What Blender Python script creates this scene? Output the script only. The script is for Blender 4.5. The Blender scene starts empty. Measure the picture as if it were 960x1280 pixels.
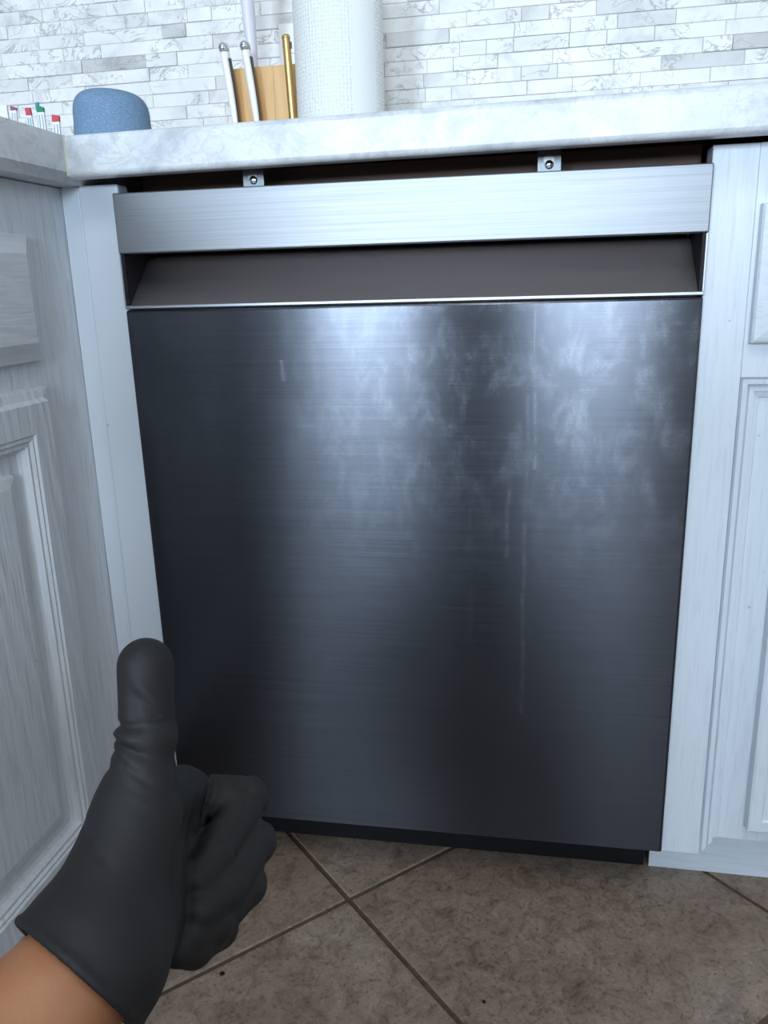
import bpy, bmesh, math, random
import numpy as np
from mathutils import Matrix, Vector
random.seed(7)
S = bpy.context.scene
COL = S.collection

# ------------------------------------------------------------------ camera, world, light, exposure
cam_d = bpy.data.cameras.new('camera')
cam = bpy.data.objects.new('camera', cam_d); COL.objects.link(cam)
cam_d.sensor_fit = 'VERTICAL'; cam_d.sensor_height = 36.0
cam_d.lens = 1022.72 / 1280 * 36.0
cam_d.clip_start = 0.02; cam_d.clip_end = 50
cx, cd, cf = ((0.981992, 0.186941, -0.027290), (0.024208, -0.267766, -0.963180), (-0.187365, 0.945174, -0.267469))
m = Matrix.Identity(4)
for i in range(3):
    m[i][0] = cx[i]; m[i][1] = -cd[i]; m[i][2] = -cf[i]
m.translation = (0.4540, -0.8595, 0.7421)
cam.matrix_world = m
S.camera = cam

wd = bpy.data.worlds.new('world'); S.world = wd; wd.use_nodes = True
wd.node_tree.nodes['Background'].inputs[0].default_value = (0.55, 0.68, 0.9, 1)
wd.node_tree.nodes['Background'].inputs[1].default_value = 0.5

S.view_settings.view_transform = 'Standard'; S.view_settings.look = 'None'
S.view_settings.gamma = 1.0; S.view_settings.use_curve_mapping = False
S.view_settings.exposure = -0.03
S.cycles.use_denoising = True
S.cycles.max_bounces = 8; S.cycles.diffuse_bounces = 5; S.cycles.sample_clamp_indirect = 6

YB = -3.4                                   # wall behind the photographer
def area(name, loc, rot, sx, sy, power, color):
    l = bpy.data.lights.new(name, 'AREA'); l.shape = 'RECTANGLE'; l.size = sx; l.size_y = sy
    l.energy = power; l.color = color
    o = bpy.data.objects.new(name, l); COL.objects.link(o); o.location = loc; o.rotation_euler = rot
    o['kind'] = 'helper'
    return o
# daylight through the window wall behind the camera and through an added side window to the right
WIN = ((-0.64, -0.11), (0.50, 1.04))          # the two windows behind the camera, x from - to
WZ = (0.92, 1.52)
for wa, wb_ in WIN:
    area('window_daylight', ((wa + wb_) / 2, YB - 0.02, sum(WZ) / 2), (math.radians(90), 0, 0), wb_ - wa - .02, WZ[1] - WZ[0] - .02, (145 if wa < 0 else 116) * (wb_ - wa), (0.65, 0.82, 1.0))
area('side_fill_light', (2.62, -1.5, 1.55), (math.radians(90), 0, math.radians(90)), 1.3, 1.2, 9, (0.68, 0.84, 1.0))  # unseen window on the right, added for more light
area('overhead_fill_light', (0.6, -1.5, 2.40), (0, 0, 0), 0.9, 0.5, 10, (1.0, 0.93, 0.84))  # overhead fill, added; no lamp fixture hangs here

# ------------------------------------------------------------------ materials
class NT:
    def __init__(s, name):
        s.m = bpy.data.materials.new(name); s.m.use_nodes = True
        s.t = s.m.node_tree; s.b = s.t.nodes['Principled BSDF']
    def n(s, typ, **kw):
        x = s.t.nodes.new(typ)
        for k, v in kw.items(): setattr(x, k, v)
        return x
    def l(s, a, b): s.t.links.new(a, b)
    def coord(s, scale=(1, 1, 1), rand=0.0, kind='Object', rot=(0, 0, 0)):
        tc = s.n('ShaderNodeTexCoord'); mp = s.n('ShaderNodeMapping')
        mp.inputs['Scale'].default_value = scale; mp.inputs['Rotation'].default_value = rot
        src = tc.outputs[kind]
        if rand:
            oi = s.n('ShaderNodeObjectInfo')
            mu = s.n('ShaderNodeVectorMath', operation='SCALE'); mu.inputs[0].default_value = (rand, rand * 1.7, rand * 0.6)
            s.l(oi.outputs['Random'], mu.inputs['Scale'])
            ad = s.n('ShaderNodeVectorMath', operation='ADD'); s.l(src, ad.inputs[0]); s.l(mu.outputs[0], ad.inputs[1]); src = ad.outputs[0]
        s.l(src, mp.inputs[0]); return mp.outputs[0]
    def noise(s, vec, scale, detail=4, rough=0.55, dist=0.0):
        x = s.n('ShaderNodeTexNoise'); x.inputs['Scale'].default_value = scale; x.inputs['Detail'].default_value = detail
        x.inputs['Roughness'].default_value = rough; x.inputs['Distortion'].default_value = dist
        s.l(vec, x.inputs['Vector']); return x.outputs['Fac']
    def ramp(s, fac, stops):
        x = s.n('ShaderNodeValToRGB'); e = x.color_ramp.elements
        while len(e) < len(stops): e.new(0.5)
        for q, (p, c) in zip(e, stops):
            q.position = p; q.color = (c, c, c, 1) if isinstance(c, (int, float)) else (*c, 1)
        s.l(fac, x.inputs[0]); return x.outputs[0]
    def mix(s, fac, a, b, mode='MIX'):
        x = s.n('ShaderNodeMix', data_type='RGBA', blend_type=mode)
        for sock, v in ((x.inputs[0], fac), (x.inputs[6], a), (x.inputs[7], b)):
            if isinstance(v, (int, float)): sock.default_value = v
            elif isinstance(v, tuple): sock.default_value = (*v, 1)
            else: s.l(v, sock)
        return x.outputs[2]
    def math(s, op, a, b=None, c=None):
        x = s.n('ShaderNodeMath', operation=op)
        for sock, v in zip(x.inputs, (a, b, c)):
            if v is None: continue
            if isinstance(v, (int, float)): sock.default_value = v
            else: s.l(v, sock)
        return x.outputs[0]
    def bump(s, h, strength=0.3, dist=0.001):
        x = s.n('ShaderNodeBump'); x.inputs['Strength'].default_value = strength; x.inputs['Distance'].default_value = dist
        s.l(h, x.inputs['Height']); s.l(x.outputs[0], s.b.inputs['Normal']); return x
    def set(s, **kw):
        for k, v in kw.items():
            k = k.replace('_', ' ')
            sock = s.b.inputs[k]
            if isinstance(v, (int, float)): sock.default_value = v
            elif isinstance(v, tuple): sock.default_value = (*v, 1)
            else: s.l(v, sock)
        return s

def plain(name, col, rough=0.5, metal=0.0, spec=0.5):
    return NT(name).set(Base_Color=col, Roughness=rough, Metallic=metal, Specular_IOR_Level=spec).m

def paint(name, grain_axis, depth=0.5, col=(0.69, 0.735, 0.78), con=0.90):
    """white paint over open-grained wood; the grain runs along grain_axis (0 x, 1 y, 2 z)"""
    a = NT(name); sc = [1, 1, 1]; sc[grain_axis] = 0.06
    v = a.coord(tuple(sc))
    g = a.noise(v, 260, 3, 0.6, 0.4)
    w = a.n('ShaderNodeTexWave', wave_type='BANDS', bands_direction='DIAGONAL')
    wv = a.coord(tuple(0.16 if i == grain_axis else 1.0 for i in range(3)))
    a.l(wv, w.inputs[0]); w.inputs['Scale'].default_value = 26; w.inputs['Distortion'].default_value = 9
    w.inputs['Detail'].default_value = 2.5; w.inputs['Detail Scale'].default_value = 0.8
    h = a.math('ADD', a.math('MULTIPLY', g, 0.7), a.math('MULTIPLY', w.outputs['Fac'], 0.45))
    pores = a.ramp(g, [(0.3, 0.0), (0.5, 1.0)])
    dark = tuple(c * con for c in col)
    c1 = a.mix(pores, dark, col)
    spots = a.noise(a.coord(), 55, 2)
    sp = a.ramp(spots, [(0.20, (0.55, 0.50, 0.42)), (0.25, (1, 1, 1))])
    a.set(Base_Color=a.mix(1.0, c1, sp, 'MULTIPLY'), Roughness=0.42)
    a.bump(h, depth, 0.0009)
    return a.m

M = {}
M['paint_z'] = paint('white_paint_vertical_grain', 2, 0.45)
M['paint_x'] = paint('white_paint_cross_grain', 0, 0.45)
M['paint_y'] = paint('grey_white_paint_cross_grain', 1, 0.9, (0.68, 0.70, 0.72), 0.86)
M['paint_zl'] = paint('grey_white_paint_vertical_grain', 2, 1.0, (0.68, 0.70, 0.72), 0.84)
M['paint_smooth'] = paint('smooth_white_paint', 2, 0.03, (0.73, 0.78, 0.83), 0.99)

def marble_tile():
    a = NT('white_marble_strip')
    v = a.coord((1, 1, 1), rand=31.0, kind='Object')
    oi = a.n('ShaderNodeObjectInfo')
    big = a.noise(v, 14, 4, 0.6, 0.6)
    base = a.ramp(big, [(0.30, (0.62, 0.60, 0.575)), (0.46, (0.81, 0.785, 0.75)), (0.65, (0.89, 0.86, 0.815))])
    tone = a.ramp(oi.outputs['Random'], [(0.0, 0.66), (0.08, 0.84), (0.25, 0.96), (1.0, 1.0)])
    base = a.mix(1.0, base, tone, 'MULTIPLY')
    v2 = a.coord((1, 1, 1.3), rand=57.0)
    d = a.noise(v2, 19, 3, 0.6, 1.6)
    vein = a.ramp(a.math('ABSOLUTE', a.math('SUBTRACT', d, 0.5)), [(0.0, 1.0), (0.028, 0.0)])
    mask = a.ramp(a.noise(a.coord((1, 1, 1), rand=83.0), 11, 2), [(0.46, 0.0), (0.58, 1.0)])
    vf = a.math('MULTIPLY', a.math('MULTIPLY', vein, mask), 0.75)
    base = a.mix(vf, base, (0.30, 0.275, 0.25))
    a.set(Base_Color=base, Roughness=0.4)
    a.bump(a.noise(v, 160, 3), 0.25, 0.0008)
    return a.m
M['marble'] = marble_tile()
M['grout'] = plain('pale_grout', (0.66, 0.65, 0.63), 0.9)

def counter():
    a = NT('pale_marbled_laminate'); v = a.coord()
    n1 = a.noise(v, 9, 6, 0.65, 0.9); n2 = a.noise(v, 38, 5, 0.7, 0.5)
    c = a.ramp(n1, [(0.30, (0.40, 0.415, 0.43)), (0.45, (0.58, 0.59, 0.60)), (0.62, (0.67, 0.675, 0.68))])
    s2 = a.ramp(n2, [(0.34, (0.72, 0.74, 0.76)), (0.5, (1, 1, 1))])
    c = a.mix(0.8, c, s2, 'MULTIPLY')
    ve = a.ramp(a.math('ABSOLUTE', a.math('SUBTRACT', a.noise(a.coord((1, 1, 1.6)), 16, 4, 0.6, 1.8), 0.5)), [(0.0, 0.45), (0.03, 0.0)])
    c = a.mix(ve, c, (0.42, 0.42, 0.42))
    a.set(Base_Color=c, Roughness=0.33); a.bump(n2, 0.12, 0.001); return a.m
M['counter'] = counter()

def steel(name, col, rough, aniso, smudge=True):
    a = NT(name)
    ob = a.coord((1, 1, 1)); br = a.coord((2.2, 1, 800)); br2 = a.coord((9, 1, 420))
    lines = a.noise(br, 1.0, 3, 0.7); lines2 = a.noise(br2, 1.0, 2, 0.6)
    tg = a.n('ShaderNodeTangent', direction_type='UV_MAP'); tg.uv_map = 'brush'
    a.l(tg.outputs[0], a.b.inputs['Tangent'])
    c = a.mix(a.ramp(lines, [(0.3, 0.0), (0.7, 1.0)]), tuple(x * 0.84 for x in col), tuple(min(1, x * 1.14) for x in col))
    r = a.math('ADD', rough - 0.03, a.math('MULTIPLY', lines2, 0.06))
    if smudge:
        # finger smears and dried water runs on the upper right of the door
        sm = a.ramp(a.noise(a.coord((1.4, 1, 0.8)), 21, 6, 0.72, 0.35), [(0.47, 0.0), (0.70, 1.0)])
        sep = a.n('ShaderNodeSeparateXYZ'); tc = a.n('ShaderNodeTexCoord'); a.l(tc.outputs['Object'], sep.inputs[0])
        X, Z = sep.outputs[0], sep.outputs[2]
        zone = a.math('MULTIPLY', a.ramp(Z, [(0.30, 0.0), (0.52, 1.0)]), a.ramp(X, [(0.15, 0.25), (0.33, 1.0)]))
        runs = a.noise(a.coord((60, 1, 1.6)), 1.0, 3, 0.6, 0.2)
        rn = a.math('MULTIPLY', a.ramp(runs, [(0.62, 0.0), (0.68, 1.0)]),
                    a.math('MULTIPLY', a.ramp(Z, [(0.22, 0.0), (0.4, 1.0)]), a.ramp(X, [(0.36, 0.0), (0.40, 1.0), (0.47, 1.0), (0.50, 0.0)])))
        wig = a.math('MULTIPLY', a.math('SUBTRACT', a.noise(a.coord((1, 1, 1)), 9, 2), 0.5), 0.012)
        xw = a.math('ADD', X, wig)
        for x0, hw, za, zb_, amp in ((0.4365, 0.0011, 0.17, 0.54, 0.55), (0.4440, 0.0016, 0.46, 0.56, 0.9), (0.4180, 0.0009, 0.36, 0.50, 0.6), (0.1750, 0.0012, 0.555, 0.578, 1.0)):
            ln = a.ramp(a.math('ABSOLUTE', a.math('SUBTRACT', xw, x0)), [(0.0, 1.0), (hw, 0.0)])
            zz = a.math('MULTIPLY', a.math('GREATER_THAN', Z, za), a.math('LESS_THAN', Z, zb_))
            br_ = a.ramp(a.noise(a.coord((1, 1, 1)), 60, 2), [(0.35, 0.25), (0.6, 1.0)])
            rn = a.math('MAXIMUM', rn, a.math('MULTIPLY', a.math('MULTIPLY', a.math('MULTIPLY', ln, zz), br_), amp))
        k = a.math('MULTIPLY', a.math('MAXIMUM', a.math('MULTIPLY', sm, zone), rn), 0.55)
        c = a.mix(k, c, tuple(min(1, x * 1.35 + 0.05) for x in col))
        r = a.math('ADD', r, a.math('MULTIPLY', k, 0.06))
    a.set(Base_Color=c, Metallic=1.0, Roughness=r, Anisotropic=aniso)
    a.bump(lines, 0.05, 0.0002)
    return a.m
M['steel_door'] = steel('dark_brushed_steel', (0.080, 0.084, 0.096), 0.255, 0.915)
M['steel_top'] = steel('brushed_steel_top_strip', (0.265, 0.270, 0.280), 0.46, 0.35, False)
M['steel_pocket'] = plain('satin_pocket_steel', (0.42, 0.39, 0.385), 0.42, 1.0)
M['steel_lip'] = plain('bright_steel_lip', (0.36, 0.37, 0.385), 0.35, 1.0)
M['black'] = plain('black_plastic', (0.006, 0.006, 0.007), 0.6, 0, 0.25)
M['pocket_dark'] = plain('dark_pocket_plastic', (0.014, 0.012, 0.016), 0.6, 0, 0.25)
M['galv'] = plain('galvanised_steel', (0.13, 0.14, 0.145), 0.42, 1.0)
M['chrome'] = plain('polished_steel', (0.72, 0.72, 0.73), 0.12, 1.0)
M['screw'] = plain('screw_steel', (0.18, 0.18, 0.18), 0.35, 1.0)
def wood(name, c0, c1, axis, rough=0.55, scale=60):
    a = NT(name); sc = [1, 1, 1]; sc[axis] = 0.08; v = a.coord(tuple(sc))
    g = a.noise(v, scale, 4, 0.6, 0.8)
    a.set(Base_Color=a.ramp(g, [(0.3, c0), (0.7, c1)]), Roughness=rough); a.bump(g, 0.15, 0.0005); return a.m
M['brown_wood'] = wood('dark_brown_board', (0.07, 0.03, 0.018), (0.17, 0.085, 0.055), 0)
M['oak'] = wood('pale_oak', (0.62, 0.35, 0.13), (0.76, 0.47, 0.20), 2, 0.45, 70)
M['oak_slot_shade'] = wood('shaded_oak_slots', (0.46, 0.26, 0.10), (0.60, 0.37, 0.16), 2, 0.5, 70)
M['white_plastic'] = plain('white_plastic', (0.88, 0.86, 0.83), 0.35)
M['lilac_plastic'] = plain('lilac_white_plastic', (0.74, 0.71, 0.80), 0.3)
M['dark_line'] = plain('tang_shade_and_clip', (0.10, 0.09, 0.085), 0.4, 0.8)
M['gold'] = plain('brushed_gold_metal', (0.66, 0.46, 0.19), 0.45, 1.0)
M['caulk'] = plain('yellowed_caulk', (0.60, 0.55, 0.42), 0.7)
M['cardboard'] = plain('cardboard', (0.42, 0.31, 0.20), 0.9)

def fabric():
    a = NT('blue_woven_fabric'); v = a.coord((1, 1, 2.2))
    n = a.noise(v, 900, 2, 0.6); n2 = a.noise(a.coord(), 900, 2)
    c = a.ramp(n, [(0.38, (0.085, 0.16, 0.26)), (0.52, (0.15, 0.25, 0.37)), (0.68, (0.32, 0.42, 0.52))])
    a.set(Base_Color=c, Roughness=0.95); a.bump(n2, 0.4, 0.0006); return a.m
M['fabric'] = fabric()
def towel():
    a = NT('embossed_paper'); v = a.coord((1, 1, 1), kind='UV')
    w = a.n('ShaderNodeTexVoronoi'); w.inputs['Scale'].default_value = 1.0; w.inputs['Randomness'].default_value = 0.25
    mp = a.coord((80, 190, 1), kind='UV'); a.l(mp, w.inputs['Vector'])
    a.set(Base_Color=(0.82, 0.81, 0.77), Roughness=0.95); a.bump(w.outputs['Distance'], 1.0, 0.002); return a.m
M['towel'] = towel()
def floor_tile():
    a = NT('mottled_brown_ceramic'); v = a.coord((1, 1, 1), rand=23.0)
    n1 = a.noise(v, 5, 5, 0.6, 0.5); n2 = a.noise(v, 42, 6, 0.75, 0.8); n3 = a.noise(v, 190, 3, 0.7)
    c = a.ramp(n1, [(0.32, (0.20, 0.130, 0.090)), (0.5, (0.245, 0.178, 0.132)), (0.68, (0.285, 0.22, 0.17))])
    c2 = a.ramp(n2, [(0.32, (0.50, 0.42, 0.38)), (0.5, (1, 1, 1)), (0.68, (1.35, 1.32, 1.28))])
    c = a.mix(0.9, c, c2, 'MULTIPLY')
    c3 = a.ramp(n3, [(0.34, (0.45, 0.40, 0.37)), (0.44, (1, 1, 1)), (0.60, (1, 1, 1)), (0.68, (1.5, 1.46, 1.4))])
    c = a.mix(0.75, c, c3, 'MULTIPLY')
    a.set(Base_Color=c, Roughness=0.5); a.bump(a.math('ADD', n2, a.math('MULTIPLY', n3, 0.5)), 0.35, 0.0014); return a.m
M['floor_tile'] = floor_tile()
def fgrout():
    a = NT('brown_floor_grout'); n = a.noise(a.coord(), 140, 4, 0.7)
    a.set(Base_Color=a.ramp(n, [(0.3, (0.06, 0.037, 0.02)), (0.7, (0.12, 0.08, 0.048))]), Roughness=0.95); a.bump(n, 0.5, 0.001); return a.m
M['floor_grout'] = fgrout()
def glove():
    a = NT('black_nitrile'); v = a.coord()
    n = a.noise(v, 48, 3, 0.5, 0.3); n2 = a.noise(v, 1400, 1)
    a.set(Base_Color=(0.0090, 0.0076, 0.0072), Roughness=0.66, Specular_IOR_Level=0.36)
    a.bump(a.math('ADD', n, a.math('MULTIPLY', n2, 0.05)), 0.35, 0.0025); return a.m
M['glove'] = glove()
def skin():
    a = NT('tanned_skin'); v = a.coord(); n = a.noise(v, 30, 4); n2 = a.noise(v, 700, 2)
    a.set(Base_Color=a.ramp(n, [(0.3, (0.30, 0.115, 0.045)), (0.7, (0.39, 0.165, 0.075))]), Roughness=0.5,
          Subsurface_Weight=0.15, Subsurface_Scale=0.006)
    a.b.inputs['Subsurface Radius'].default_value = (1.0, 0.35, 0.2)
    a.bump(n2, 0.15, 0.0006); return a.m
M['skin'] = skin()
M['wall'] = plain('taupe_wall_paint', (0.30, 0.28, 0.26), 0.8)
M['ceiling'] = plain('white_ceiling_paint', (0.8, 0.8, 0.8), 0.9)
M['trim'] = plain('white_trim_paint', (0.75, 0.75, 0.75), 0.5)

# ------------------------------------------------------------------ helpers
def thing(name, label, cat, loc=(0, 0, 0), rot=(0, 0, 0), group=None):
    o = bpy.data.objects.new(name, None); COL.objects.link(o); o.location = loc; o.rotation_euler = rot
    o.empty_display_size = 0.05
    o['label'] = label; o['category'] = cat
    if group: o['group'] = group
    return o
def tag(o, label, cat, group=None):
    o['label'] = label; o['category'] = cat
    if group: o['group'] = group
    return o
def obj(name, bm, mat, parent=None, smooth=False, kind=None, label=None, local=False, origin=None):
    """link bm as one mesh object. Coordinates are the world's unless local; under a parent they are made local to it"""
    off = Vector((0, 0, 0))
    if parent is not None and not local:
        p = parent; 
        while p is not None: off += p.location; p = p.parent
    if origin is not None:
        bmesh.ops.translate(bm, verts=bm.verts, vec=-Vector(origin))
    elif not local and parent is not None:
        bmesh.ops.translate(bm, verts=bm.verts, vec=-off)
    bmesh.ops.recalc_face_normals(bm, faces=bm.faces)
    me = bpy.data.meshes.new(name); bm.to_mesh(me); bm.free()
    if isinstance(mat, (list, tuple)):
        for x in mat: me.materials.append(x)
    else: me.materials.append(mat)
    if smooth:
        for p in me.polygons: p.use_smooth = True
        if smooth != 'all':
            me.set_sharp_from_angle(angle=math.radians(38))
            # the broad flat faces keep their own true normal
            at = me.attributes.get('sharp_edge') or me.attributes.new('sharp_edge', 'BOOLEAN', 'EDGE')
            for p in me.polygons:
                if p.area > 4e-3:
                    p.use_smooth = False
    o = bpy.data.objects.new(name, me); COL.objects.link(o)
    if parent is not None: o.parent = parent
    if origin is not None: o.location = Vector(origin) - (off if not local else Vector((0, 0, 0)))
    if kind: o['kind'] = kind
    if label: o['label'] = label
    return o
def struct(name, bm, mat, parent=None, **kw):
    return obj(name, bm, mat, parent, kind='structure', **kw)
def box(bm, x0, x1, y0, y1, z0, z1, bev=0.0, seg=2, edges=None):
    t = bmesh.new()
    bmesh.ops.create_cube(t, size=1)
    for v in t.verts:
        v.co = Vector((x0 if v.co.x < 0 else x1, y0 if v.co.y < 0 else y1, z0 if v.co.z < 0 else z1))
    if bev:
        es = list(t.edges) if edges is None else [e for e in t.edges if edges((e.verts[0].co + e.verts[1].co) / 2)]
        bmesh.ops.bevel(t, geom=es, offset=bev, segments=seg, profile=0.5, affect='EDGES')
    merge(bm, t); return bm
def merge(bm, t):
    mp = {v: bm.verts.new(v.co) for v in t.verts}
    for f in t.faces:
        try: bm.faces.new([mp[v] for v in f.verts])
        except ValueError: pass
    t.free()
def B(*a, **k): return box(bmesh.new(), *a, **k)
def lathe(bm, prof, center, seg=48, axis=(0, 0, 1)):
    q = Vector((0, 0, 1)).rotation_difference(Vector(axis)).to_matrix(); c = Vector(center); rings = []
    for r, z in prof:
        if r < 1e-6: rings.append([bm.verts.new(c + q @ Vector((0, 0, z)))])
        else: rings.append([bm.verts.new(c + q @ Vector((r * math.cos(2 * math.pi * i / seg), r * math.sin(2 * math.pi * i / seg), z))) for i in range(seg)])
    for a, b in zip(rings, rings[1:]):
        for i in range(seg):
            j = (i + 1) % seg
            vs = [a[i % len(a)], a[j % len(a)], b[j % len(b)], b[i % len(b)]]
            u = []
            [u.append(v) for v in vs if v not in u]
            if len(u) > 2: bm.faces.new(u)
    for r in (rings[0], rings[-1]):
        if len(r) > 1: bm.faces.new(r)
    return bm
def sweep(bm, pts, rx, ry, seg=12, up=(0, 0, 1), taper=None):
    """elliptic tube along pts"""
    pts = [Vector(p) for p in pts]; rings = []
    for i, p in enumerate(pts):
        d = (pts[min(i + 1, len(pts) - 1)] - pts[max(i - 1, 0)]).normalized()
        s = d.cross(Vector(up)).normalized(); u = s.cross(d)
        k = taper[i] if taper else 1
        rings.append([bm.verts.new(p + s * rx * k * math.cos(2 * math.pi * j / seg) + u * ry * k * math.sin(2 * math.pi * j / seg)) for j in range(seg)])
    for a, b in zip(rings, rings[1:]):
        for j in range(seg): bm.faces.new((a[j], a[(j + 1) % seg], b[(j + 1) % seg], b[j]))
    bm.faces.new(rings[0]); bm.faces.new(rings[-1]); return bm
def relief(bm, fn, u0, u1, v0, v1, steps, back=0.0):
    """a panel of nested mitred rectangles; steps = (inset, height); fn(u, v, h) -> point"""
    loops = []
    for ins, h in [(steps[0][0], back)] + list(steps):
        a, b, c, d = u0 + ins, u1 - ins, v0 + ins, v1 - ins
        loops.append([bm.verts.new(fn(u, v, h)) for u, v in ((a, c), (b, c), (b, d), (a, d))])
    for p, q in zip(loops, loops[1:]):
        for i in range(4):
            j = (i + 1) % 4; bm.faces.new((p[i], p[j], q[j], q[i]))
    bm.faces.new(loops[-1]); bm.faces.new(loops[0]); return bm

# ------------------------------------------------------------------ room shell
XL, XR, YW = -1.80, 2.60, 0.606             # left wall, right wall, tiled wall
fl = struct('floor', B(XL - .1, XR + .1, YB - .1, YW + .1, -0.06, -0.0022), M['floor_grout'])
pitch, gw = 0.4003, 0.0062
tb = B(-pitch / 2 + gw / 2, pitch / 2 - gw / 2, -pitch / 2 + gw / 2, pitch / 2 - gw / 2, -0.010, 0.0, bev=0.0016, seg=2)
for v in tb.verts: v.co = Vector(v.co)
tile0 = obj('tile', tb, M['floor_tile'], fl, local=True)
first = True
ca, sa = math.cos(math.radians(45)), math.sin(math.radians(45))
for i in range(-9, 10):
    for j in range(-9, 10):
        u, w = (i + .5) * pitch, (j + .5) * pitch
        x, y = 0.2300 + ca * u - sa * w, -0.0262 + sa * u + ca * w
        if not (XL + .1 < x < XR - .1 and YB + .1 < y < 0.42): continue
        t = tile0 if first else tile0.copy()
        if not first: COL.objects.link(t); t.parent = fl
        first = False
        t.location = (x, y, random.uniform(-0.0004, 0.0002)); t.rotation_euler = (0, 0, math.radians(45))
struct('ceiling', B(XL - .1, XR + .1, YB - .1, YW + .1, 2.45, 2.55), M['ceiling'])
struct('wall_left', B(XL - .1, XL, YB - .1, YW + .1, 0, 2.45), M['wall'])
def holed(name, fn, u0, u1, holes, hz0, hz1, top=2.45):
    bm = bmesh.new(); x = u0
    for h0, h1 in holes:
        fn(bm, x, h0, 0, top); fn(bm, h0, h1, 0, hz0); fn(bm, h0, h1, hz1, top); x = h1
    fn(bm, x, u1, 0, top)
    return struct(name, bm, M['wall'])
holed('wall_front', lambda bm, a, b, c, d: box(bm, a, b, YB - .1, YB, c, d), XL - .1, XR + .1, WIN, *WZ)
holed('wall_right', lambda bm, a, b, c, d: box(bm, XR, XR + .1, a, b, c, d), YB, YW, ((-2.15, -0.85),), 0.95, 2.15)
for n, (a, b) in enumerate(WIN):
    z0, z1 = WZ; bm = bmesh.new()
    for q in ((a - .05, a + .008, z0 - .05, z1 + .05), (b - .008, b + .05, z0 - .05, z1 + .05)): box(bm, q[0], q[1], YB - .06, YB + .02, q[2], q[3], .004)
    for q in ((z1 - .008, z1 + .05), (z0 - .05, z0 + .008)): box(bm, a - .05, b + .05, YB - .058, YB + .018, *q, .004)
    struct('window_%d' % (n + 1), bm, M['trim'])
bm = bmesh.new()
for a, b, c, d in ((-2.19, -2.11, .91, 2.19), (-.89, -.81, .91, 2.19), (-2.19, -.81, 2.11, 2.19), (-2.19, -.81, .91, .99)): box(bm, XR - .02, XR + .06, a, b, c, d, .004)
struct('window_3', bm, M['trim'])  # frame of the added side window, out of view

# tiled wall of narrow marble strips
wb = struct('wall_back', B(XL - .1, XR + .1, YW - .0075, YW + .1, 0, 2.45), M['grout'])
RH, J = 0.0203, 0.0007
Ls = (0.042, 0.056, 0.070, 0.085, 0.102, 0.120, 0.145)
strip_me = []
for L in Ls:
    o = obj('tile', B(0, L, -0.009, 0.0, 0, RH, bev=0.0006, seg=1), M['marble'], wb, local=True)
    strip_me.append(o.data); bpy.data.objects.remove(o)
rest = bmesh.new(); n_part = 0
nrow = int((1.52 - 0.90) / (RH + J))
for r in range(nrow):
    z = 0.902 + r * (RH + J); x = -0.75 + random.uniform(-0.05, 0.0)
    while x < 1.7:
        k = random.choice((0, 1, 2, 2, 3, 3, 4, 4, 5, 6)); L = Ls[k]; pr = random.choice((0, 0, 0.0006, 0.001, 0.0016, 0.0024))
        if 1.008 < z < 1.245 and x + L > -0.56 and x < 0.80 and n_part < 299:
            o = bpy.data.objects.new('tile', strip_me[k]); COL.objects.link(o); o.parent = wb
            o.location = (x, YW - pr, z); n_part += 1
        else:
            box(rest, x, x + L, YW - 0.009 - pr, YW - pr, z, z + RH)
        x += L + J
obj('tiles', rest, M['marble'], wb, local=True, kind='stuff')

# ------------------------------------------------------------------ base cabinets
# left run, its front faces the right
YF = 0.015; XF = -0.0705
lc = thing('base_cabinet', 'pale grey-white panelled base cabinet on the left, at right angles to the dishwasher', 'cabinet', (XF, -0.3, 0))
XB = -0.700
obj('body', B(XB, XF, -1.05, 0.595, 0.09, 0.8530), M['paint_zl'], lc)
obj('toe_board', B(XB + .001, XF - .07, -1.05, 0.09, 0.0, 0.0899), M['paint_y'], lc)
fx = lambda u, v, h: (XF + h, u, v)
dr = obj('drawer', relief(bmesh.new(), fx, -0.52, -0.072, 0.676, 0.8005, [(0, 0.0), (0, 0.009), (0.006, 0.0115), (0.019, 0.0185)]), M['paint_y'], lc)
def door_left(u0, u1):
    d = obj('door', relief(bmesh.new(), fx, u0, u1, 0.100, 0.6495,
        [(0, 0.0), (0.0, 0.008), (0.003, 0.0095), (0.011, 0.0105), (0.014, 0.019), (0.044, 0.019), (0.0455, 0.0165), (0.049, 0.0175), (0.051, 0.0145), (0.055, 0.0150), (0.058, 0.0085), (0.062, 0.006), (0.078, 0.006), (0.080, 0.0125), (0.090, 0.0145)]), M['paint_zl'], lc)
    return d
door_left(-0.52, -0.074)
obj('drawer', relief(bmesh.new(), fx, -1.0, -0.545, 0.676, 0.8005, [(0, 0.0), (0, 0.009), (0.006, 0.0115), (0.019, 0.0185)]), M['paint_y'], lc)
door_left(-1.0, -0.545)

# corner filler between the left run and the dishwasher
cfil = thing('corner_filler', 'bright white upright filler board with a bead in the corner left of the dishwasher', 'cabinet trim', (-0.035, YF, 0.0))
obj('corner_strip', B(XF + .0005, -0.0485, YF, YF + .02, 0.0, 0.8545, .0012), M['paint_smooth'], cfil)
obj('filler_board', B(-0.0478, -0.0006, YF - .0035, YF + .02, 0.0, 0.8545, .0028, 3), M['paint_smooth'], cfil)

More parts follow.
